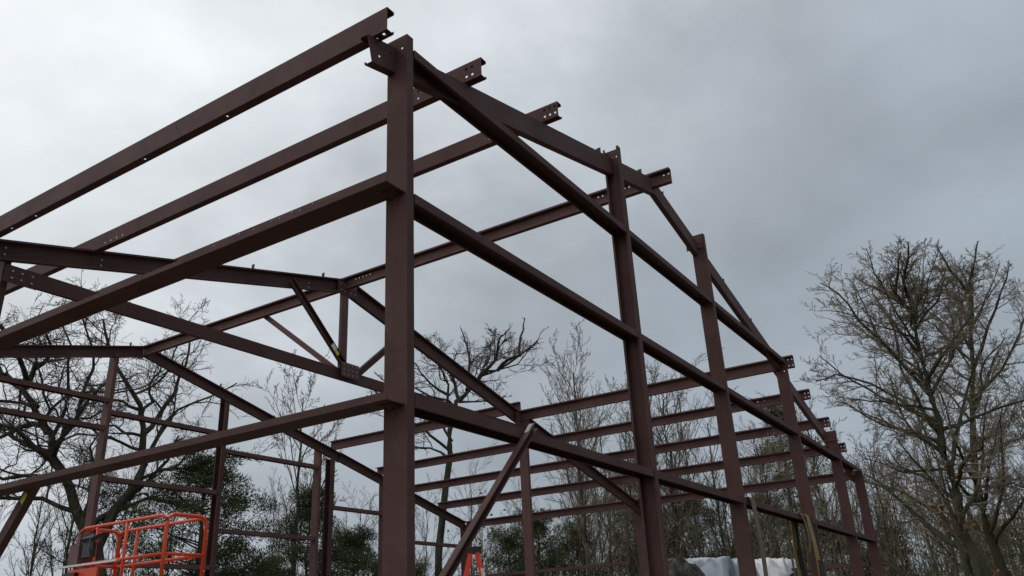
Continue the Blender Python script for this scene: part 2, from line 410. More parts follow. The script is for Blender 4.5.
for x0, x1, zs in ((0.07, 4.09, (5.46, 4.99)), (4.18, 6.43, (5.27, 4.18, 2.87)), (6.52, 8.94, (4.96, 3.51)), (9.39, 11.03, (4.17,)), (11.11, 14.19, (3.60,))):
    for z in zs:
        girt_x(x0, x1, Y3-.04, z, .12, .075, material=M_ST2)
girt_y(.25, Y2-.03, 14.30, 2.44, .12, .07, False, -1, M_ST2); girt_y(Y2+.2, Y3-.06, 14.30, 2.85, .12, .07, False, -1, M_ST2)

# --- purlins
def purlin(x, y0, y1, ztop, open_dir, depth=.2, holes=(), fholes=(), material=M_ST):
    mb = MB(); zb = ztop-depth
    mb.channel((x, y0, zb), (x, y1, zb), (0,0,1), (open_dir,0,0), depth, .07, .004, .02, holes, fholes)
    return fpart("purlin", mb, (x, y0, zb), material)
EH = hx(.03, (.045, .115), 3, .055, .0105)
LH = hx(4.95, (.05, .15), 4, .09, .009)
purlin(-.25, -.02, 9.95, 5.435, 1, .185, fholes=[(.05, .025, .010), (.05, .05, .010), (.12, .035, .010), (1.6, .03, .009), (2.6, .03, .009), (4.2, .03, .009), (4.6, .03, .009)])
purlin(.80, -.055, 9.95, 5.685, 1, .168, holes=EH[2:]+hx(.62, (.05, .12), 2, .08)+hx(4.55, (.04, .13), 4, .1))
p3 = purlin(2.11, -.015, 9.95, 6.05, 1, .158, holes=EH+hx(.60, (.05, .12), 3, .08))
mb = MB()
for yy, zz in ((3.1, 6.02), (3.3, 6.0), (3.42, 6.015), (3.62, 6.0), (3.75, 6.015), (4.05, 6.0), (4.3, 6.015), (4.75, 6.0)): mb.bolt((2.11, yy, zz), (-1,0,0), .010, .010)
put_bolts(mb, p3)
purlin(4.655, -.135, 9.97, 6.50, -1, .19, holes=hx(.03, (.05, .14), 2, .06, .009)+hx(.42, (.05, .14), 4, .06, .009)+hx(.9, (.05, .14), 2, .06, .009)+hx(4.7, (.05, .14), 5, .07, .008), material=M_ST2)
purlin(9.41, -.10, Y2-.01, 5.37, -1, .2, holes=hx(.03, (.05, .15), 2), material=M_ST2)
purlin(9.41, Y2-.06, 9.95, 5.545, -1, .2, material=M_ST2)
for x, y0, zt, hs in ((10.93, .06, 5.165, 1), (12.15, .06, 4.89, 1), (13.23, .06, 4.58, 1), (14.43, .06, 4.21, 0)):
    purlin(x, y0, 9.95, zt, -1, .175, holes=(hx(.03, (.05, .12), 2)+hx(.8, (.05, .12), 4, .12)) if hs else (), material=M_ST2)
# purlin clips standing on the bare rafter tops
for y, dz, xs in ((.11, 0, (3.25, 4.35, 5.0, 7.0, 8.1)), (Y2-.05, .035, (2.95, 4.2, 6.2, 7.6)), (Y3-.05, .055, (3.2, 4.35, 6.3))):
    for x in xs:
        mb = MB(); z = zr(x, dz)+.001; mb.plate((x, y, z), (0,1,0), .05, (0,0,1), .07, (1,0,0), .005); mb.plate((x+.005, y, z), (0,1,0), .05, (1,0,0), .06, (0,0,1), .004)
        fpart("purlin_clip", mb, (x, y, z))
# column head brackets
for x, z in ((5.968, 6.02), (12.113, 4.45)):
    mb = MB(); mb.plate((x, .02, z), (0,1,0), .22, (0,0,1), .17, (-1,0,0), .006, hx(.03, (.05, .12), 4, .055, .008)); fpart("head_bracket", mb, (x, .02, z), M_ST2)
# knee braces in the wall planes, girt down to column
kb = strut((1.295, -.012, 2.895), (.0, -.012, 1.64), (1,0,-1), (0,-1,0), .050, .045, M_ST, "knee_brace", 0)
mb = MB(); mb.plate((1.285, -.0135, 2.888), (-.718,0,-.697), .105, (0,-1,0), .034, (-.697,0,.718), .002); fpart("tag_or_lit_face", mb, (1.29, -.01, 2.89), M_LIT_FACE, parent=kb)  # pale plate puts the light on the brace's top face into colour
kl = strut((.01, 3.80, 2.86), (.01, 4.85, 1.60), (0,1,1), (1,0,0), .09, .06, M_ST, "knee_brace", 0)
mb = MB(); mb.plate((.0085, 3.90, 2.755), (0,.64,-.77), .09, (0,.77,.64), .05, (-1,0,0), .002); fpart("yellow_tag", mb, (0, 3.88, 2.79), M_YEL, parent=kl)
strut((4.66, Y2+.02, 5.10), (4.66, 6.80, 6.40), (0,1,-1.5), (1,0,0), .075, .04, M_ST2, "ridge_brace", 0)

# ------------------------------------------------------------------ orange work platform
def lift():
    R0 = empty("scissor_lift", (3.25, 7.2, Z0))
    tag(R0, "orange tube-railed work platform lift raised under the bare roof frame", "lift")
    P = lambda name, mb, m_, par=R0, sm=False: mb.build(name, m_, par, sm)
    x0, x1, y0, y1 = -.29, .29, -.93, .93
    zf, zt = 1.98, 3.05
    mb = MB(); mb.box(-.38, .38, -.93, .93, .22, .52); P("chassis", mb, M_ORANGE)
    for sx in (-1, 1):
        for sy in (-.65, .65):
            mb = MB(); mb.tube([(sx*.32, sy, .18), (sx*.44, sy, .18)], .18, 20); P("wheel", mb, M_RUBBER)
    zs = [.54, .90, 1.26, 1.62, 1.95]
    for i in range(4):
        for sx in (-.22, .22):
            mb = MB(); mb.plate((sx-.02, -.80, zs[i]), (0,1.6,zs[i+1]-zs[i]), math.hypot(1.6, zs[i+1]-zs[i]), (0,0,1), .06, (1,0,0), .018)
            mb.plate((sx+.002, .80, zs[i]), (0,-1.6,zs[i+1]-zs[i]), math.hypot(1.6, zs[i+1]-zs[i]), (0,0,1), .06, (1,0,0), .018); P("scissor_arm", mb, M_BLACK)
    mb = MB(); mb.box(x0-.02, x1+.02, y0-.02, y1+.02, zf-.03, zf+.05); P("platform_deck", mb, M_ORANGE)
    mb = MB(); mb.box(x0, x1, y0, y0+.012, zf+.051, zf+.17); mb.box(x0, x0+.012, y0+.013, y1-.013, zf+.051, zf+.17); mb.box(x1-.012, x1, y0+.013, y1-.013, zf+.051, zf+.17); mb.box(x0, x1, y1-.012, y1, zf+.051, zf+.17); P("toe_board", mb, M_ORANGE)
    r = .021
    def bend(y, ax):  # arch over the short end with rounded corners
        return [(x0, y, zf+.05), (x0, y, zt-.09), (x0+.03, y, zt-.03), (x0+.09, y, zt), (x1-.09, y, zt), (x1-.03, y, zt-.03), (x1, y, zt-.09), (x1, y, zf+.05)]
    for y in (y0, y1):
        mb = MB(); mb.tube(bend(y, 0), r+.004, 10); mb.tube([(x0, y, zf+.60), (x1, y, zf+.60)], r, 10); P("end_rail", mb, M_ORANGE, sm=True)
    for x in (x0, x1):
        mb = MB(); mb.tube([(x, y0+.01, zt-.055), (x, y0+.12, zt-.005), (x, y1-.12, zt-.005), (x, y1-.01, zt-.055)], r, 10)
        mb.tube([(x, y0, zf+.60), (x, y1, zf+.60)], r, 10)
        P("side_rail", mb, M_ORANGE, sm=True)
        for yy in (-.12, .52):
            mb = MB(); mb.tube([(x, yy, zf+.05), (x, yy, zt-.02)], r, 10); P("rail_post", mb, M_ORANGE, sm=True)
    mb = MB(); mb.box(x0-.07, x0+.12, .78, 1.0, zf+.60, zf+.86); mb.box(x0-.06, x0-.03, .80, .86, zf+.861, zf+.99); mb.box(x0+.03, x0+.06, .80, .86, zf+.861, zf+.99)
    cb = P("control_box", mb, M_GREY)
    mb = MB(); mb.box(x0-.06, x0+.10, .50, .72, zf+.68, zf+.86); mb.plate((x0-.075, .48, zf+.87), (0,1,0), .26, (1,0,.5), .18, (-.4,0,.8), .05); mb.tube([(x0+.02, .6, zf+.95), (x0-.0, .6, zf+1.03)], .02, 8); mb.tube([(x0-.08, .52, zf+.90), (x0-.12, .45, zf+.78), (x0-.08, .44, zf+.62)], .014, 6); P("joystick_box", mb, M_BLACK)
    mb = MB(); mb.box(x0-.05, x0-.022, .34, .99, zf+.13, zf+.54); P("side_panel", mb, M_ORANGE)
    mb = MB(); mb.box(x0-.11, x0-.052, .74, 1.0, zf+.18, zf+.50); bx_ = P("document_box", mb, M_BLACK)
    mb = MB(); mb.box(x0-.116, x0-.111, .80, .93, zf+.26, zf+.36); P("white_label", mb, M_LABEL, bx_)
    mb = MB(); mb.box(x0-.06, x0-.022, -.75, -.45, zf+.20, zf+.36); P("gate_latch", mb, M_ORANGE)
    mb = MB(); mb.box(x0-.08, x0-.024, -.10, 1.22, zf+.575, zf+.60); P("lumber_strip", mb, M_ALU)
lift()

# ------------------------------------------------------------------ stepladder
def ladder():
    az = math.radians(35.2)
    R0 = empty("stepladder", (4.06, 2.42, Z0), az - math.pi/2)   # local x = sideways as seen, y = away
    tag(R0, "orange fibreglass stepladder with black top cap standing inside the steel frame", "ladder")
    H = 2.36
    def rail(dx0, dx1, y, w, name, m_):
        mb = MB(); mb.channel((dx1, y-.0125, .0), (dx0, y-.0125, H-.06), (1,0,0), (0,1,0), w, .028, .004, 0); return mb.build(name, m_, R0)
    for y0 in (-.17, .17):
        rl = rail(-.075, -.64, y0, .050, "front_rail", M_LADDER)
        rr = rail(.0, .46, y0, .046, "rear_rail", M_LADDER)
        for t0, t1 in ((.70, .82), (.86, .93)):
            mb = MB(); f = lambda t: V((.46+(0-.46)*t+.016, y0-.0145, (H-.06)*t)); a_, b_ = f(t0), f(t1)
            mb.plate(a_, b_-a_, (b_-a_).length, (1,0,0), .038, (0,-1,0), .0015); mb.build("white_sticker", M_LABEL, rr)
    for k in range(1, 8):
        t = k/8.0; x = -.64+(-.075+.64)*t
        mb = MB(); mb.box(x, x+.075, -.155, .155, (H-.06)*t, (H-.06)*t+.02); mb.build("step", M_ALU, R0)
    mb = MB()
    for t in (.2, .45, .7): mb.tube([(.46*(1-t)+.03, -.16, (H-.06)*t), (.46*(1-t)+.03, .16, (H-.06)*t)], .012, 8)
    mb.build("rear_brace", M_ALU, R0)
    mb = MB(); mb.box(-.078, .072, -.20, .20, H-.05, H); mb.build("top_cap", M_BLACK, R0)
ladder()

# ------------------------------------------------------------------ trailer with tarps
M_TARP_D = mat("dark_camo_tarp", (0.02, 0.018, 0.016), (0.17, 0.15, 0.125), 9, 0.8, 0.5, 18, c3=(0.055, 0.05, 0.042))
M_TARP_B = mat("pale_blue_tarp", (0.05, 0.055, 0.062), (0.50, 0.55, 0.60), 2.6, 0.6, 0.3, 10, stretch=(1.8, 1, .6), c3=(0.40, 0.46, 0.52))  # sparse dark marks come from stretched noise in the colour
M_TARP_W = mat("white_plastic_sheet", (0.60, 0.61, 0.62), (0.74, 0.74, 0.74), 3, 0.45, 0.3, 12)
M_WOOD = mat("weathered_wood", (0.20, 0.15, 0.10), (0.30, 0.24, 0.17), 5, 0.8, 0.2, 30, stretch=(6, .5, 6))
from mathutils import noise as MN
def lump(name, loc, sx, sy, h, seed, material, label, cat, nx=70, ny=54, crumple=.10, power=2.4, wall=.3, crest=None):
    """a crumpled sheet heaped over something: steep sides, ridged creases, closed underneath"""
    mb = MB(); off = V((seed*7.3, seed*3.1, 0))
    def prof(u, v):
        r = (abs(u)**power+abs(v)**power)**(1/power)
        return 0 if r >= 1 else min(1.0, (1-r)/wall)**.55
    for j in range(ny+1):
        for i in range(nx+1):
            u, v = -1+2*i/nx, -1+2*j/ny; q = V((u*sx, v*sy, 0))
            rid = 1-abs(MN.noise((q*3.2+off)))*2; rid2 = 1-abs(MN.noise((q*7.5+off*1.7)))*2; big = MN.noise(q*1.6+off*.6)
            z = h*prof(u, v)*(1+.16*big+(crest(u, v) if crest else 0)) + crumple*(.55*rid+.35*rid2-.4)*min(1, prof(u, v)*1.6+.15)
            dx = .05*MN.noise(q*5+off*2.2); dy = .07*MN.noise(q*5.5-off*1.2)
            mb.v.append((u*sx+dx, v*sy+dy, max(.012, z)))
    for j in range(ny):
        for i in range(nx):
            k = j*(nx+1)+i; mb.f.append([k, k+1, k+nx+2, k+nx+1])
    rim = [i for i in range(nx+1)] + [j*(nx+1)+nx for j in range(1, ny+1)] + [ny*(nx+1)+i for i in range(nx-1, -1, -1)] + [j*(nx+1) for j in range(ny-1, 0, -1)]
    bi = len(mb.v); mb.v += [(mb.v[i][0], mb.v[i][1], 0.0) for i in rim]; nr = len(rim)
    for k in range(nr): k2 = (k+1) % nr; mb.f.append([rim[k2], rim[k], bi+k, bi+k2])
    mb.f.append([bi+k for k in range(nr)][::-1])
    o = mb.build(name, material, None, True); o.location = loc
    return tag(o, label, cat)
def trailer():
    R0 = empty("flatbed_trailer", (9.6, 1.55, Z0))
    tag(R0, "flatbed trailer under the tarps and bundles, behind the third end wall column", "trailer")
    mb = MB(); mb.box(-2.9, 3.2, -1.05, .95, .78, .90)
    mb.build("bed", M_WOOD, R0)
    for y in (-1.08, .951): 
        mb = MB(); mb.box(-2.9, 3.2, y, y+.03, .70, 1.10); mb.build("side_rail", M_ST2, R0)
    for sx in (-.2, .75):
        for y in (-1.24, .985):
            mb = MB(); mb.tube([(sx, y, .38), (sx, y+.14*(1 if y > 0 else 1)-.0, .38)], .36, 24)
            w_ = mb.build("wheel", M_RUBBER, R0); r_ = MB(); r_.tube([(sx, y-.004, .38), (sx, y+.0, .38)], .18, 18); r_.build("rim", M_ALU, w_)
    mb = MB(); mb.box(-4.0, -2.901, .05, .15, .72, .82); mb.build("tongue", M_ST2, R0)
    S = empty("lumber_stack", (9.6, 1.55, Z0+.902)); tag(S, "stack of weathered planks on the trailer bed beneath the tarps", "lumber")
    for k in range(6):
        for j in range(5):
            mb = MB(); mb.box(-2.8+.02*((k*7+j*3) % 4), 3.0+.03*((k*5+j) % 5), -1.0+.36*j, -1.0+.36*j+.34, .145*k, .145*k+.14); mb.build("plank", M_WOOD, S)
trailer()
TZ = Z0+.902+.87
lump("dark_tarp", (7.42, 1.50, TZ), .46, .36, .42, 3, M_TARP_D, "crumpled dark camouflage tarp heaped left of the pale blue tarp", "tarp", crumple=.26, power=2.8, wall=.35)
lump("pale_tarp", (8.80, 1.42, TZ), .86, .46, .50, 8, M_TARP_B, "pale blue tarp with dark marks draped over the load beside the column", "tarp", crumple=.13, power=7, wall=.16)
lump("white_sheet", (11.6, 1.42, TZ), .95, .55, .58, 11, M_TARP_W, "white plastic sheet bundled on the load right of the column", "plastic sheet", crumple=.14, power=3.4, wall=.32, crest=lambda u, v: -.22*max(0, u))
def drum():
    mb = MB(); mb.tube([(10.9, .80, TZ+.2), (11.9, .80, TZ+.2)], .20, 24); tag(mb.build("hose_roll", M_BLACK), "dark roll lying in front of the white plastic sheet", "roll")
    mb = MB(); mb.channel((10.7, .77, TZ+.405), (12.3, .77, TZ+.405), (0,1,0), (0,0,1), .06, .045, .004, 0); tag(mb.build("steel_offcut", M_ST2), "short reddish steel offcut lying on the dark roll", "steel offcut")
drum()

# ------------------------------------------------------------------ slings over the low girt
M_SL_T = mat("tan_webbing", (0.13, 0.11, 0.07), (0.20, 0.17, 0.11), 14, 0.85, stretch=(1, 1, 4))
M_SL_Y = mat("yellow_webbing", (0.26, 0.17, 0.055), (0.34, 0.24, 0.09), 14, 0.85)
M_SL_B = mat("black_webbing", (0.02, 0.02, 0.02), (0.04, 0.04, 0.035), 14, 0.9)
def ribbon(mb, pts, w, wdir, t=.006):
    pts = [V(p) for p in pts]; wd = V(wdir).normalized(); b = len(mb.v)
    for i, p in enumerate(pts):
        d = (pts[min(i+1, len(pts)-1)]-pts[max(i-1, 0)]).normalized(); n_ = d.cross(wd).normalized()
        for sa, sb in ((-1,-1), (1,-1), (1,1), (-1,1)): mb.v.append(tuple(p+wd*(sa*w/2)+n_*(sb*t/2)))
    for i in range(len(pts)-1):
        for k in range(4): k2 = (k+1) % 4; mb.f.append([b+4*i+k, b+4*i+k2, b+4*i+4+k2, b+4*i+4+k])
    mb.f.append([b+3, b+2, b+1, b]); e = b+4*(len(pts)-1); mb.f.append([e, e+1, e+2, e+3])
def sling(name, x, z, w, drop_front, drop_back, material, label, sway=.0, skew=0.0):
    pts = []
    for k in range(9): t = k/8; pts.append((x+skew*(1-t)+sway*math.sin(t*5), -.03-.03*math.sin(t*3), z-drop_front*(1-t)))
    pts += [(x, -.018, z+.012), (x, .03, z+.016), (x, .10, z+.014), (x, .155, z+.016), (x, .18, z+.004)]
    for k in range(1, 9): t = k/8; pts.append((x+sway*math.sin(t*6+1)-skew*.6*t, .185+.02*math.sin(t*4), z-drop_back*t))
    mb = MB(); ribbon(mb, pts, w, (1, .0, 0)); return tag(mb.build(name, material), label, "sling")
sling("lifting_sling", 6.22, ZG[0], .15, 1.35, 1.2, M_SL_T, "tan webbing sling hanging over the low girt beside the third column", .015, -.08)
sling("lifting_sling", 8.72, ZG[0], .20, 1.05, 1.3, M_SL_Y, "yellow webbing sling looped over the low girt by the fourth column", .02, .06)
sling("lifting_sling", 8.86, ZG[0], .24, 1.6, .9, M_SL_B, "black webbing strap hanging over the girt right of the yellow sling", .02, -.04)
sling("lifting_sling", 8.45, ZG[0], .09, .5, 1.35, M_SL_T, "thin tan strap dangling behind the girt left of the yellow sling", .02, .05)

# ------------------------------------------------------------------ trees
class Tree:
    def __init__(s, seed): s.r = random.Random(seed); s.wood = ([], []); s.twig = ([], [])
    def _tube(s, buf, pts, rad, n):
        v, f = buf; b = len(v); up = V((0,0,1)); m_ = len(pts)
        for i, p in enumerate(pts):
            d = pts[min(i+1, m_-1)]-pts[max(i-1, 0)]
            a_ = d.cross(up)
            if a_.length < 1e-4: a_ = V((1,0,0))
            a_.normalize(); c = d.cross(a_); c.normalize(); r = rad[i]
            for k in range(n):
                th = 6.2832*k/n; v.append(p+a_*(math.cos(th)*r)+c*(math.sin(th)*r))
        for i in range(m_-1):
            for k in range(n):
                k2 = (k+1) % n; f.append((b+i*n+k, b+i*n+k2, b+(i+1)*n+k2, b+(i+1)*n+k))
        f.append(tuple(b+(m_-1)*n+k for k in range(n)))
    def rv(s): 
        return V((s.r.gauss(0,1), s.r.gauss(0,1), s.r.gauss(0,1)))
    def branch(s, p, d, L_, r0, lev, P):
        """P: dict of per-tree parameters"""
        ev = P.get('env')
        if ev:
            q = p+d.normalized()*L_; g = ((q.x-ev[0])/ev[3])**2+((q.y-ev[1])/ev[3])**2+((q.z-ev[2])/ev[4])**2
            if g > 1: L_ *= max(.22, 1-.75*(g**.5-1)*ev[3]/max(L_, .3))
        nseg = max(2, min(9, int(L_/P['seg'][min(lev, 3)])+1)); pts = [p.copy()]; rad = [r0]; d = d.normalized(); sl = L_/nseg
        wig = P['wig'][min(lev, len(P['wig'])-1)]; up = P['up'][min(lev, len(P['up'])-1)]
        for i in range(nseg):
            d = (d + s.rv()*wig + V((0,0,up))).normalized(); p = p + d*sl; pts.append(p.copy()); t = (i+1)/nseg
            rad.append(max(P['rmin'], r0*(1-t*(.72 if lev < P['max'] else .6))))
        s._tube(s.wood if lev <= 1 else s.twig, pts, rad, 6 if lev <= 1 else (4 if lev == 2 else 3))
        s.kids(pts, rad, L_, lev, P)
    def kids(s, pts, rad, L_, lev, P):
        if lev >= P['max']: return
        n = max(1, int(P['n'][min(lev, len(P['n'])-1)]*(.75+.5*s.r.random())))
        m_ = len(pts)-1; t0 = P['t0'][min(lev, len(P['t0'])-1)]
        for k in range(n):
            t = t0+(1-t0)*((k+.2+.7*s.r.random())/n); t = min(t, .995)
            i = int(t*m_); fr = t*m_-i; p = pts[i].lerp(pts[i+1], fr); ax = (pts[i+1]-pts[i]).normalized(); rr = rad[i]*(1-fr)+rad[i+1]*fr
            side = s.rv(); side = side-ax*side.dot(ax)
            if side.length < 1e-3: continue
            side.normalize(); a_ = math.radians(s.r.uniform(*P['ang']))
            d = ax*math.cos(a_)+side*math.sin(a_)
            if d.z < P.get('minz', -.3): d.z = abs(d.z)*.4
            ln = L_*s.r.uniform(*P['len'])*(1.15-.55*t); 
            if lev == 0: ln = max(ln, P.get('minlen', 0))
            s.branch(p, d, ln, max(P['rmin'], min(rr*.72, rr*s.r.uniform(*P.get('rk', (.45, .68))))), lev+1, P)
    def limb(s, pts, r0, r1, lev, P, n=7):
        """an explicit limb, then its branches"""
        q = [V(p) for p in pts]; fine = []
        for i in range(len(q)-1):
            for k in range(2): fine.append(q[i].lerp(q[i+1], k/2)+ (s.rv()*.03 if (i or k) else V((0,0,0))))
        fine.append(q[-1]); m_ = len(fine)-1
        rad = [r0+(r1-r0)*(i/m_)**.62 for i in range(m_+1)]
        s._tube(s.wood, fine, rad, n)
        s.kids(fine, rad, sum((q[i+1]-q[i]).length for i in range(len(q)-1)), lev, P)
def tree_object(name, T, loc, label, bark, twig, group=None, rz=0, cat="tree", extra=()):
    R0 = empty(name, loc, rz); tag(R0, label, cat, group)
    for nm, buf, mt in (("trunk", T.wood, bark), ("crown", T.twig, twig)):
        if buf[0]: link(nm, buf[0], buf[1], mt, R0, smooth=(nm == "trunk"))
    return R0
def hero(name, seed, loc, az, limbs, P, label, bark, twig, radii, lev, depth_amp):
    T = Tree(seed); a_ = math.radians(az); S = V((math.sin(a_), -math.cos(a_), 0)); F = V((math.cos(a_), math.sin(a_), 0))
    rnd = random.Random(seed+77)
    for i, l in enumerate(limbs):
        k = 0 if i == 0 else rnd.uniform(-1, 1)*depth_amp
        h0 = l[0][1]; h1 = max(q[1] for q in l)+.01
        off0 = 0.0; pts = []
        for j, (x, h) in enumerate(l):
            pts.append(S*x + F*(k*(j/(len(l)-1))) + V((0,0,h)))
        if i == 0: pts = [V((pts[0].x, pts[0].y, -.15))] + pts
        T.limb(pts, radii[i][0], radii[i][1], lev[i], P, 9 if i == 0 else 6)
    # extra limbs towards and away from the viewer so the crown is round
    for k in range(6):
        main = limbs[0]; j = rnd.randint(len(main)//2, len(main)-2); b = S*main[j][0]+V((0,0,main[j][1]))
        d = (F*(1 if k % 2 else -1)*rnd.uniform(.6, 1)+S*rnd.uniform(-.6, .6)+V((0,0,rnd.uniform(.5, 1.1))))
        T.branch(b, d, rnd.uniform(2.0, 3.2), radii[0][1]*1.2+.03, 1, P)
    return tree_object(name, T, loc, label, bark, twig)

P_OAK = dict(env=(0, 0, 6.2, 4.2, 4.2), seg=(.5,.30,.2,.14), wig=(.1,.30,.36,.34), up=(.0,.03,.04,.03), n=(8,8,7,5), t0=(.25,.15,.12,.12), ang=(32,72), len=(.36,.60), rmin=.0048, max=4, minlen=1.4)
oak_limbs = [[(0.2, 2.2), (-0.1, 3.8), (-0.5, 4.4), (-0.8, 5.1), (-1.3, 5.8), (-1.5, 6.4), (-1.8, 7.0), (-2.2, 7.4), (-2.6, 7.8)],
   [(-0.8, 5.1), (-1.3, 5.7), (-2.1, 6.3), (-2.5, 6.4), (-2.8, 6.2)], [(-1.1, 5.5), (-1.4, 6.2), (-1.2, 7.0), (-1.2, 7.7), (-1.3, 8.6), (-1.7, 9.4)],
   [(-0.1, 3.8), (0.2, 4.6), (0.5, 5.1), (0.7, 5.7), (0.6, 6.6), (0.4, 7.2), (0.0, 7.9), (-0.5, 8.7), (-0.7, 9.4)],
   [(0.7, 5.7), (0.8, 6.1), (1.0, 6.8), (1.4, 7.4), (2.2, 7.9), (2.9, 8.4)], [(0.6, 6.5), (0.9, 7.0), (1.2, 7.7), (1.4, 8.6), (1.5, 9.3), (1.7, 9.8)],
   [(0.2, 4.6), (0.9, 4.9), (1.7, 4.9), (2.5, 4.4)], [(0.4, 7.1), (-0.0, 7.3), (-0.5, 7.4), (-0.9, 8.0)], [(-0.5, 4.4), (-0.3, 5.3), (-0.5, 6.0), (-0.2, 6.5)]]
hero("oak_tree", 5, (8.05, 15.88, 0), 58.4, oak_limbs, P_OAK, "big gnarled leafless oak forking into two dark stems behind the orange lift", M_BARK_D, M_TWIG_D,
     [(.21,.04), (.10,.025), (.08,.02), (.17,.03), (.08,.02), (.08,.02), (.07,.02), (.05,.015), (.06,.015)], [0,1,1,0,1,1,1,1,1], 1.6)
P_RT = dict(env=(-0.041, 0.599, 7.3, 3.5, 4.75), seg=(.5,.32,.22,.15), wig=(.08,.17,.24,.28), up=(.0,.05,.05,.04), n=(22,13,9,7), t0=(.25,.12,.12,.12), ang=(28,62), len=(.24,.46), rmin=.0046, max=4, minlen=1.6)
rt = [[(0.1, 1.2), (0.0, 2.3), (-0.2, 3.5), (-0.2, 5.1), (-0.2, 6.5), (-0.2, 7.7), (-0.2, 8.9), (-0.1, 9.7), (0.15, 10.3)], [(-0.2, 6.3), (-1.0, 7.2), (-1.7, 7.8), (-2.6, 8.2), (-3.2, 8.1)],
   [(-0.2, 7.2), (-1.0, 8.7), (-1.6, 9.7), (-2.0, 10.6), (-2.4, 10.9)], [(-0.2, 8.3), (-0.8, 9.8), (-1.1, 10.8), (-1.1, 11.3)], [(-0.2, 9.2), (0.6, 10.1), (1.0, 10.8)],
   [(-0.2, 5.6), (-0.8, 6.1), (-1.7, 6.6), (-2.4, 7.3), (-2.8, 7.5)], [(-0.2, 5.1), (-1.4, 5.2), (-2.4, 5.8)], [(-0.2, 7.2), (0.6, 8.4), (0.9, 9.4), (0.8, 10.2)], [(-0.2, 6.2), (0.8, 6.5), (2.1, 6.8), (2.7, 7.0)]]
hero("bare_tree", 11, (22.47, -1.10, 0), 3.9, rt, P_RT, "tallest leafless tree with rounded crown and leaning dark trunk, right of the frame", M_BARK_O, M_TWIG_O,
     [(.24,.03), (.07,.015), (.075,.015), (.06,.015), (.055,.015), (.06,.015), (.055,.015), (.06,.015), (.07,.015)], [0,1,1,1,1,1,1,1,1], 1.8)
P_RT2 = dict(P_RT); P_RT2.update(env=(0.05, -1.0, 7.6, 3.0, 5.0))
rt2 = [[(-0.0, 1.1), (-0.1, 2.3), (-0.3, 3.7), (-0.2, 5.5), (0.1, 7.1), (0.5, 8.7), (0.8, 10.2), (1.0, 11.3), (1.2, 11.9)], [(0.5, 8.7), (1.3, 9.9), (1.9, 10.9), (2.3, 11.6)], [(0.3, 7.7), (1.3, 8.5), (2.1, 9.6), (2.6, 10.6)],
   [(-0.1, 5.8), (1.0, 6.3), (2.2, 6.7)], [(-0.2, 5.0), (0.7, 5.0), (1.5, 4.6)], [(0.6, 9.4), (0.5, 10.5), (0.7, 11.5)]]
hero("bare_tree", 23, (26.5, -1.48, 0), 2.6, rt2, P_RT2, "leafless tree with slender forked top at the right edge, behind the tallest tree", M_BARK_O, M_TWIG_G,
     [(.22,.03), (.075,.015), (.08,.015), (.06,.015), (.06,.015), (.06,.015)], [0,1,1,1,1,1], 1.6)
P_MID = dict(env=(.9, -.7, 6.4, 3.1, 2.9), seg=(.5,.28,.2,.14), wig=(.1,.26,.30,.30), up=(.0,.04,.05,.04), n=(6,8,7,5), t0=(.3,.2,.15,.15), ang=(28,62), len=(.36,.60), rmin=.0046, max=4, minlen=.9)
mid = [[(-0.0, 1.4), (0.0, 2.8), (0.1, 4.0), (0.3, 5.5), (0.4, 6.2), (0.6, 6.9), (0.8, 7.2), (1.1, 7.5), (1.6, 7.7), (2.2, 8.1), (2.7, 8.5)], [(0.4, 6.4), (0.3, 6.8), (0.3, 7.3), (0.2, 7.6), (0.0, 8.0), (-0.2, 8.4)],
   [(0.3, 5.5), (-0.1, 5.8), (-0.5, 5.9), (-1.0, 5.9)], [(1.1, 7.5), (1.4, 8.1), (1.5, 8.7)], [(0.3, 7.1), (-0.1, 7.4), (-0.5, 7.9), (-0.9, 8.3)], [(0.6, 6.9), (1.1, 6.8), (1.6, 6.9)], [(0.4, 5.9), (0.1, 6.4), (-0.4, 6.7), (-1.0, 6.9)]]
mid = [[(x*1.08, 1.6+(h-1.6)*1.08) for x, h in l] for l in mid]
hero("bare_tree", 31, (13.64, 10.32, 0), 37.6, mid, P_MID, "crooked leafless tree leaning right, seen just right of the corner column", M_BARK_D, M_TWIG_D,
     [(.15,.02), (.06,.013), (.045,.012), (.04,.01), (.045,.01), (.04,.01), (.045,.01)], [0,1,1,1,1,1,1], .9)

def upright(seed, H, r0, spread, P, wood_n=7, lean=0.0):
    T = Tree(seed); rnd = random.Random(seed*3+1); pts = [V((0,0,-.1))]; n = 9; x = y = 0
    for i in range(1, n+1):
        x += rnd.uniform(-1,1)*.05*H/10+lean*H/n*.1; y += rnd.uniform(-1,1)*.05*H/10; pts.append(V((x, y, H*.9*i/n)))
    T.limb(pts, r0, r0*.16, 0, P, wood_n); return T
P_UP = dict(seg=(.5,.4,.28,.2), wig=(.05,.11,.17,.2), up=(.0,.10,.08,.06), n=(18,8,6,4), t0=(.32,.15,.15,.15), ang=(18,46), len=(.26,.42), rmin=.0060, max=3, minlen=1.0, rk=(.35,.55))
P_UP4 = dict(P_UP); P_UP4.update(max=4, n=(20,9,6,4))
def polar(az, D): a_ = math.radians(az); return V((CAMP.x+D*math.cos(a_), CAMP.y+D*math.sin(a_), 0))
T = upright(41, 11.6, .15, 1, P_UP4); tree_object("bare_tree", T, polar(27.4, 30), "pale upright leafless tree rising behind the lean-to purlins at mid frame", M_BARK_G, M_TWIG_G)
T = upright(43, 9.9, .14, 1, P_UP4); tree_object("bare_tree", T, polar(47.0, 27), "broom-shaped leafless tree behind the far wall's right-hand bay", M_BARK_O, M_TWIG_O)

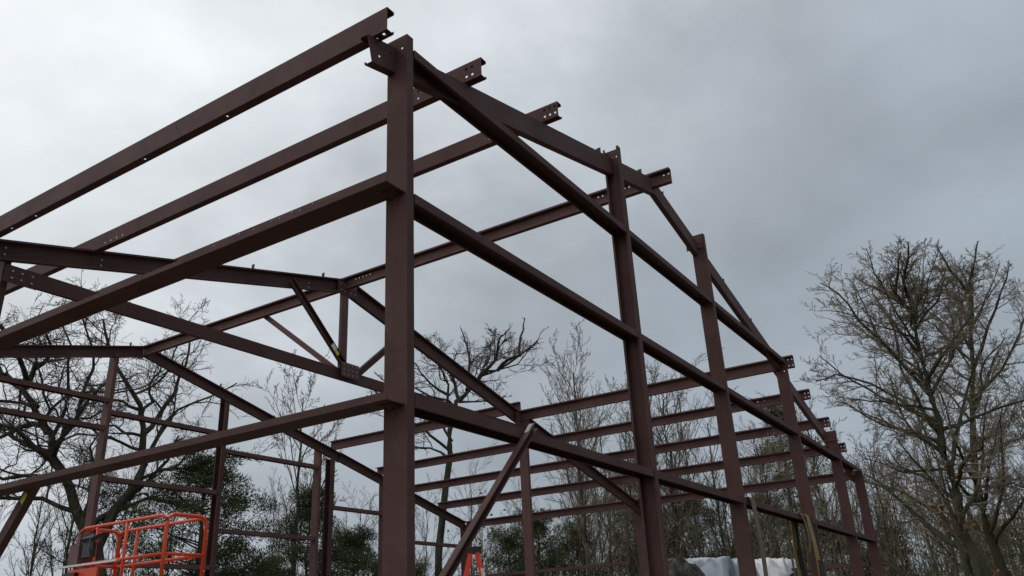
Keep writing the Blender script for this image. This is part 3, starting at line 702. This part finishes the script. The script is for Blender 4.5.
# woods: prototypes, then copies of trunk and crown
protos = []
WL = "slender leafless tree standing in the woods behind the steel frame"
for k, (sd_, H) in enumerate(((51, 10.0), (52, 9.0), (53, 11.0), (54, 8.2), (55, 9.6))):
    T = upright(sd_, H, .085+.012*k, 1, P_UP, 6); protos.append((H, T, (M_BARK_G, M_BARK_O, M_BARK_G, M_BARK_O, M_BARK_G)[k], (M_TWIG_G, M_TWIG_O, M_TWIG_G, M_TWIG_O, M_TWIG_G)[k]))
rnd = random.Random(9); made = {}
spots = []
def add_spots(n, az0, az1, d0, d1, h0, h1):
    for k in range(n):
        az = az0+(az1-az0)*(k+.5+rnd.uniform(-.48, .48))/n; spots.append((az, rnd.uniform(d0, d1), rnd.uniform(h0, h1)))
add_spots(9, 18, 29, 30, 36, 9.2, 11.2)
add_spots(18, 9, 28, 32, 42, 6.6, 9.8)
add_spots(18, -9, 12, 29, 40, 5.5, 9.0)
add_spots(26, 4, 33, 40, 54, 6.0, 9.6)
add_spots(10, 30, 47, 33, 44, 6.0, 8.5)
add_spots(12, 46, 72, 30, 44, 6.5, 9.5)
add_spots(14, -14, 10, 42, 55, 8.0, 11.0)
for (az, D, h) in spots:
    k = rnd.randrange(5); H, T, bk, tw = protos[k]; loc = polar(az, D)
    if k not in made: o = tree_object("slender_tree", T, loc, WL, bk, tw, "slender bare trees in the woods"); made[k] = o
    else: o = copy_tree(made[k]); o.location = loc
    s_ = h/H; o.scale = (s_*rnd.uniform(.9, 1.15), s_*rnd.uniform(.9, 1.15), s_); o.rotation_euler = (0, 0, rnd.uniform(0, 6.28))

# evergreens
def evergreen(seed, H, R, t_lo, material, n_clump, leaf, trunk_r=.12, irregular=.35):
    """tapered trunk, limbs and needle tufts spread unevenly through the crown"""
    r = random.Random(seed); T = Tree(seed); tr = [V((0,0,-.1))]; x = y = 0
    for i in range(1, 8): x += r.uniform(-1,1)*.05; y += r.uniform(-1,1)*.05; tr.append(V((x, y, H*.96*i/7)))
    T._tube(T.wood, tr, [trunk_r*(1-.9*i/7) for i in range(8)], 7)
    fv, ff = [], []
    for c in range(n_clump):
        t = t_lo+(1-t_lo)*r.random()**.9; z = H*t; tt = (t-t_lo)/(1-t_lo)
        prof = R*(math.sin(min(1, tt*1.02+.12)*math.pi)**.7 if tt < .9 else .45)*r.uniform(1-irregular, 1+irregular*.6)+.12
        th = r.uniform(0, 6.283); L_ = prof*r.uniform(.45, 1.0)
        ctr = V((x*t+math.cos(th)*L_, y*t+math.sin(th)*L_, z+L_*r.uniform(-.05, .25)))
        st = V((x*t, y*t, max(H*t_lo*.7, z-L_*.35)))
        if c % 2 == 0: T._tube(T.wood, [st, st.lerp(ctr, .5)+V((0,0,-.04)), ctr], [trunk_r*.22*(1.1-t)+.008, .010, .006], 4)
        cr_ = leaf*r.uniform(1.3, 2.3); sq = r.uniform(.5, .75)
        for k in range(int(330*(cr_/leaf/1.9)**1.7)):
            d = V((r.gauss(0,1), r.gauss(0,1), r.gauss(0,1))).normalized(); rr_ = cr_*r.random()**.5
            p = ctr+V((d.x*rr_, d.y*rr_, d.z*rr_*sq+.06))
            d = (d+V((0,0,.4))+V((r.gauss(0,.4), r.gauss(0,.4), r.gauss(0,.4)))).normalized()
            sd2 = d.cross(V((r.gauss(0,1), r.gauss(0,1), r.gauss(0,1)))).normalized()*(leaf*.05); b = len(fv)
            q = d*leaf*r.uniform(.2, .42)
            fv += [p-sd2, p+sd2, p+q+sd2*.7, p+q-sd2*.7]; ff.append((b, b+1, b+2, b+3))
    return T, fv, ff
def evergreen_object(name, loc, H, R, t_lo, n, label, seed, leaf=.16, material=M_PINE, trunk_r=.12, group=None):
    T, fv, ff = evergreen(seed, H, R, t_lo, material, n, leaf, trunk_r)
    R0 = empty(name, loc); tag(R0, label, "tree", group)
    link("trunk", T.wood[0], T.wood[1], M_BARK_D, R0, True); link("crown", fv, ff, material, R0)
    return R0
evergreen_object("pine_tree", polar(52.8, 19.5), 5.55, 1.6, .44, 120, "dark green pine with ragged crown behind the far wall, right of the orange lift", 61, .17, trunk_r=.14)
evergreen_object("pine_tree", polar(46.2, 23), 5.1, .95, .42, 84, "small dark evergreen against the broom-shaped leafless tree", 62, .16)
evergreen_object("pine_tree", polar(43.0, 27), 4.5, 1.25, .40, 84, "low bushy evergreen left of the corner column's foot", 63, .18)
evergreen_object("pine_tree", polar(59.4, 24.5), 6.5, 1.1, .52, 20, "sparse evergreen seen through the forked oak's stems", 64, .17)
evergreen_object("pine_tree", polar(14.0, 36), 10.0, 1.7, .38, 84, "tall yellowish green pine between the third and fourth end wall columns", 65, .24, M_PINE2, .16)
evergreen_object("pine_tree", polar(24.6, 38), 8.3, 1.7, .40, 52, "rounded yellowish green pine seen right of the second end wall column", 66, .24, M_PINE2, .16)
PL = "bushy green pine low in the woods behind the steel frame"
pr = []
for k, (H, R, mt) in enumerate(((5.6, 1.5, M_PINE), (6.6, 1.6, M_PINE2), (4.8, 1.4, M_PINE2))):
    pr.append((H, evergreen_object("bushy_pine", polar((31, 20, 11.5)[k], 33+2*k), H, R, .26, 80, PL, 70+k, .21, mt, group="bushy pines low in the woods")))
for az, D, h in ((39.2, 28.5, 3.7), (41, 31, 3.9), (33, 31, 4.8), (28.3, 34, 5.4), (22.5, 38, 6.0), (17, 39, 5.4), (15.2, 40, 6.6), (8.5, 41, 4.8), (48.6, 30, 4.2), (50.3, 28, 3.6), (64.5, 33, 3.4), (3, 44, 5.0)):
    H, src = pr[rnd.randrange(3)]; o = copy_tree(src); o.location = polar(az, D); s_ = h/H; w_ = s_*rnd.uniform(.9, 1.2); o.scale = (w_, w_, s_); o.rotation_euler = (0, 0, rnd.uniform(0, 6.28))

# thicket: uncountable undergrowth of stems, twigs and dry leaves along the wood's edge
def thicket(name, az0, az1, d0, d1, n, hmin, hmax, seed, material, leafy, label):
    r = random.Random(seed); T = Tree(seed); fv, ff = T.twig
    for k in range(n):
        b = polar(r.uniform(az0, az1), r.uniform(d0, d1)); h = r.uniform(hmin, hmax); p = b.copy(); pts = [p.copy()]; d = V((r.gauss(0,.12), r.gauss(0,.12), 1))
        for i in range(4): d = (d+V((r.gauss(0,.1), r.gauss(0,.1), .1))).normalized(); p = p+d*(h/4); pts.append(p.copy())
        r0 = r.uniform(.012, .03); T._tube(T.twig, pts, [r0, r0*.85, r0*.65, r0*.45, r0*.25], 3)
        for j in range(7):
            q = pts[r.randint(1, 4)]; e_ = V((r.gauss(0,1), r.gauss(0,1), r.uniform(.2, 1.5))).normalized()*r.uniform(.4, 1.1); T._tube(T.twig, [q, q+e_*.5+V((0,0,.04)), q+e_], [.008, .006, .004], 3)
        for j in range(leafy):
            q = pts[r.randint(0, 4)]+V((r.gauss(0,.35), r.gauss(0,.35), r.gauss(0,.35))); u = V((r.gauss(0,1), r.gauss(0,1), r.gauss(0,1))).normalized()*r.uniform(.04, .085)
            w = u.cross(V((r.gauss(0,1), r.gauss(0,1), r.gauss(0,1)))).normalized()*r.uniform(.03, .06); i0 = len(fv); fv += [q-u, q+w, q+u, q-w]; ff.append((i0, i0+1, i0+2, i0+3))
    o = link(name, fv, ff, material); return tag(o, label, "undergrowth", kind="stuff")
thicket("undergrowth", -16, 36, 30, 50, 3000, 1.6, 6.0, 81, M_BRUSH, 12, "dense olive brown winter thicket filling the woods right of the corner column")
thicket("undergrowth", 36, 74, 31, 48, 500, 1.2, 3.6, 82, M_BRUSH, 12, "low winter thicket behind the lift and the far wall")
# a few russet leaves still hanging right of the frame
def dead_leaves():
    r = random.Random(5); T = Tree(90); R0 = empty("beech_sapling", polar(4.6, 21)); tag(R0, "thin sapling with a few russet dead leaves below the tallest leafless tree", "tree")
    pts = [V((0,0,0)), V((.1,.05,1.6)), V((.05,.1,3.2)), V((.2,.1,4.6)), V((.3,.2,5.6))]; T._tube(T.wood, pts, [.05,.045,.035,.02,.008], 6); fv, ff = [], []
    for k in range(14):
        q = pts[1].lerp(pts[4], r.random()); e_ = V((r.gauss(0,.6), r.uniform(-1.2, 1.2), r.uniform(-.05, .5)))*.9; T._tube(T.wood, [q, q+e_*.5, q+e_], [.012,.008,.005], 3)
        for j in range(14 if k % 2 else 5):
            c = q+e_*r.uniform(.4, 1)+V((r.gauss(0,.08), r.gauss(0,.08), r.gauss(0,.05))); u = V((r.gauss(0,1), r.gauss(0,1), r.gauss(0,1))).normalized()*.05; w = u.cross(V((r.gauss(0,1), r.gauss(0,1), 1))).normalized()*.03; i0 = len(fv); fv += [c-u, c+w, c+u, c-w]; ff.append((i0, i0+1, i0+2, i0+3))
    link("trunk", T.wood[0], T.wood[1], M_BARK_O, R0, True); link("crown", fv, ff, M_DEADLEAF, R0)
dead_leaves()
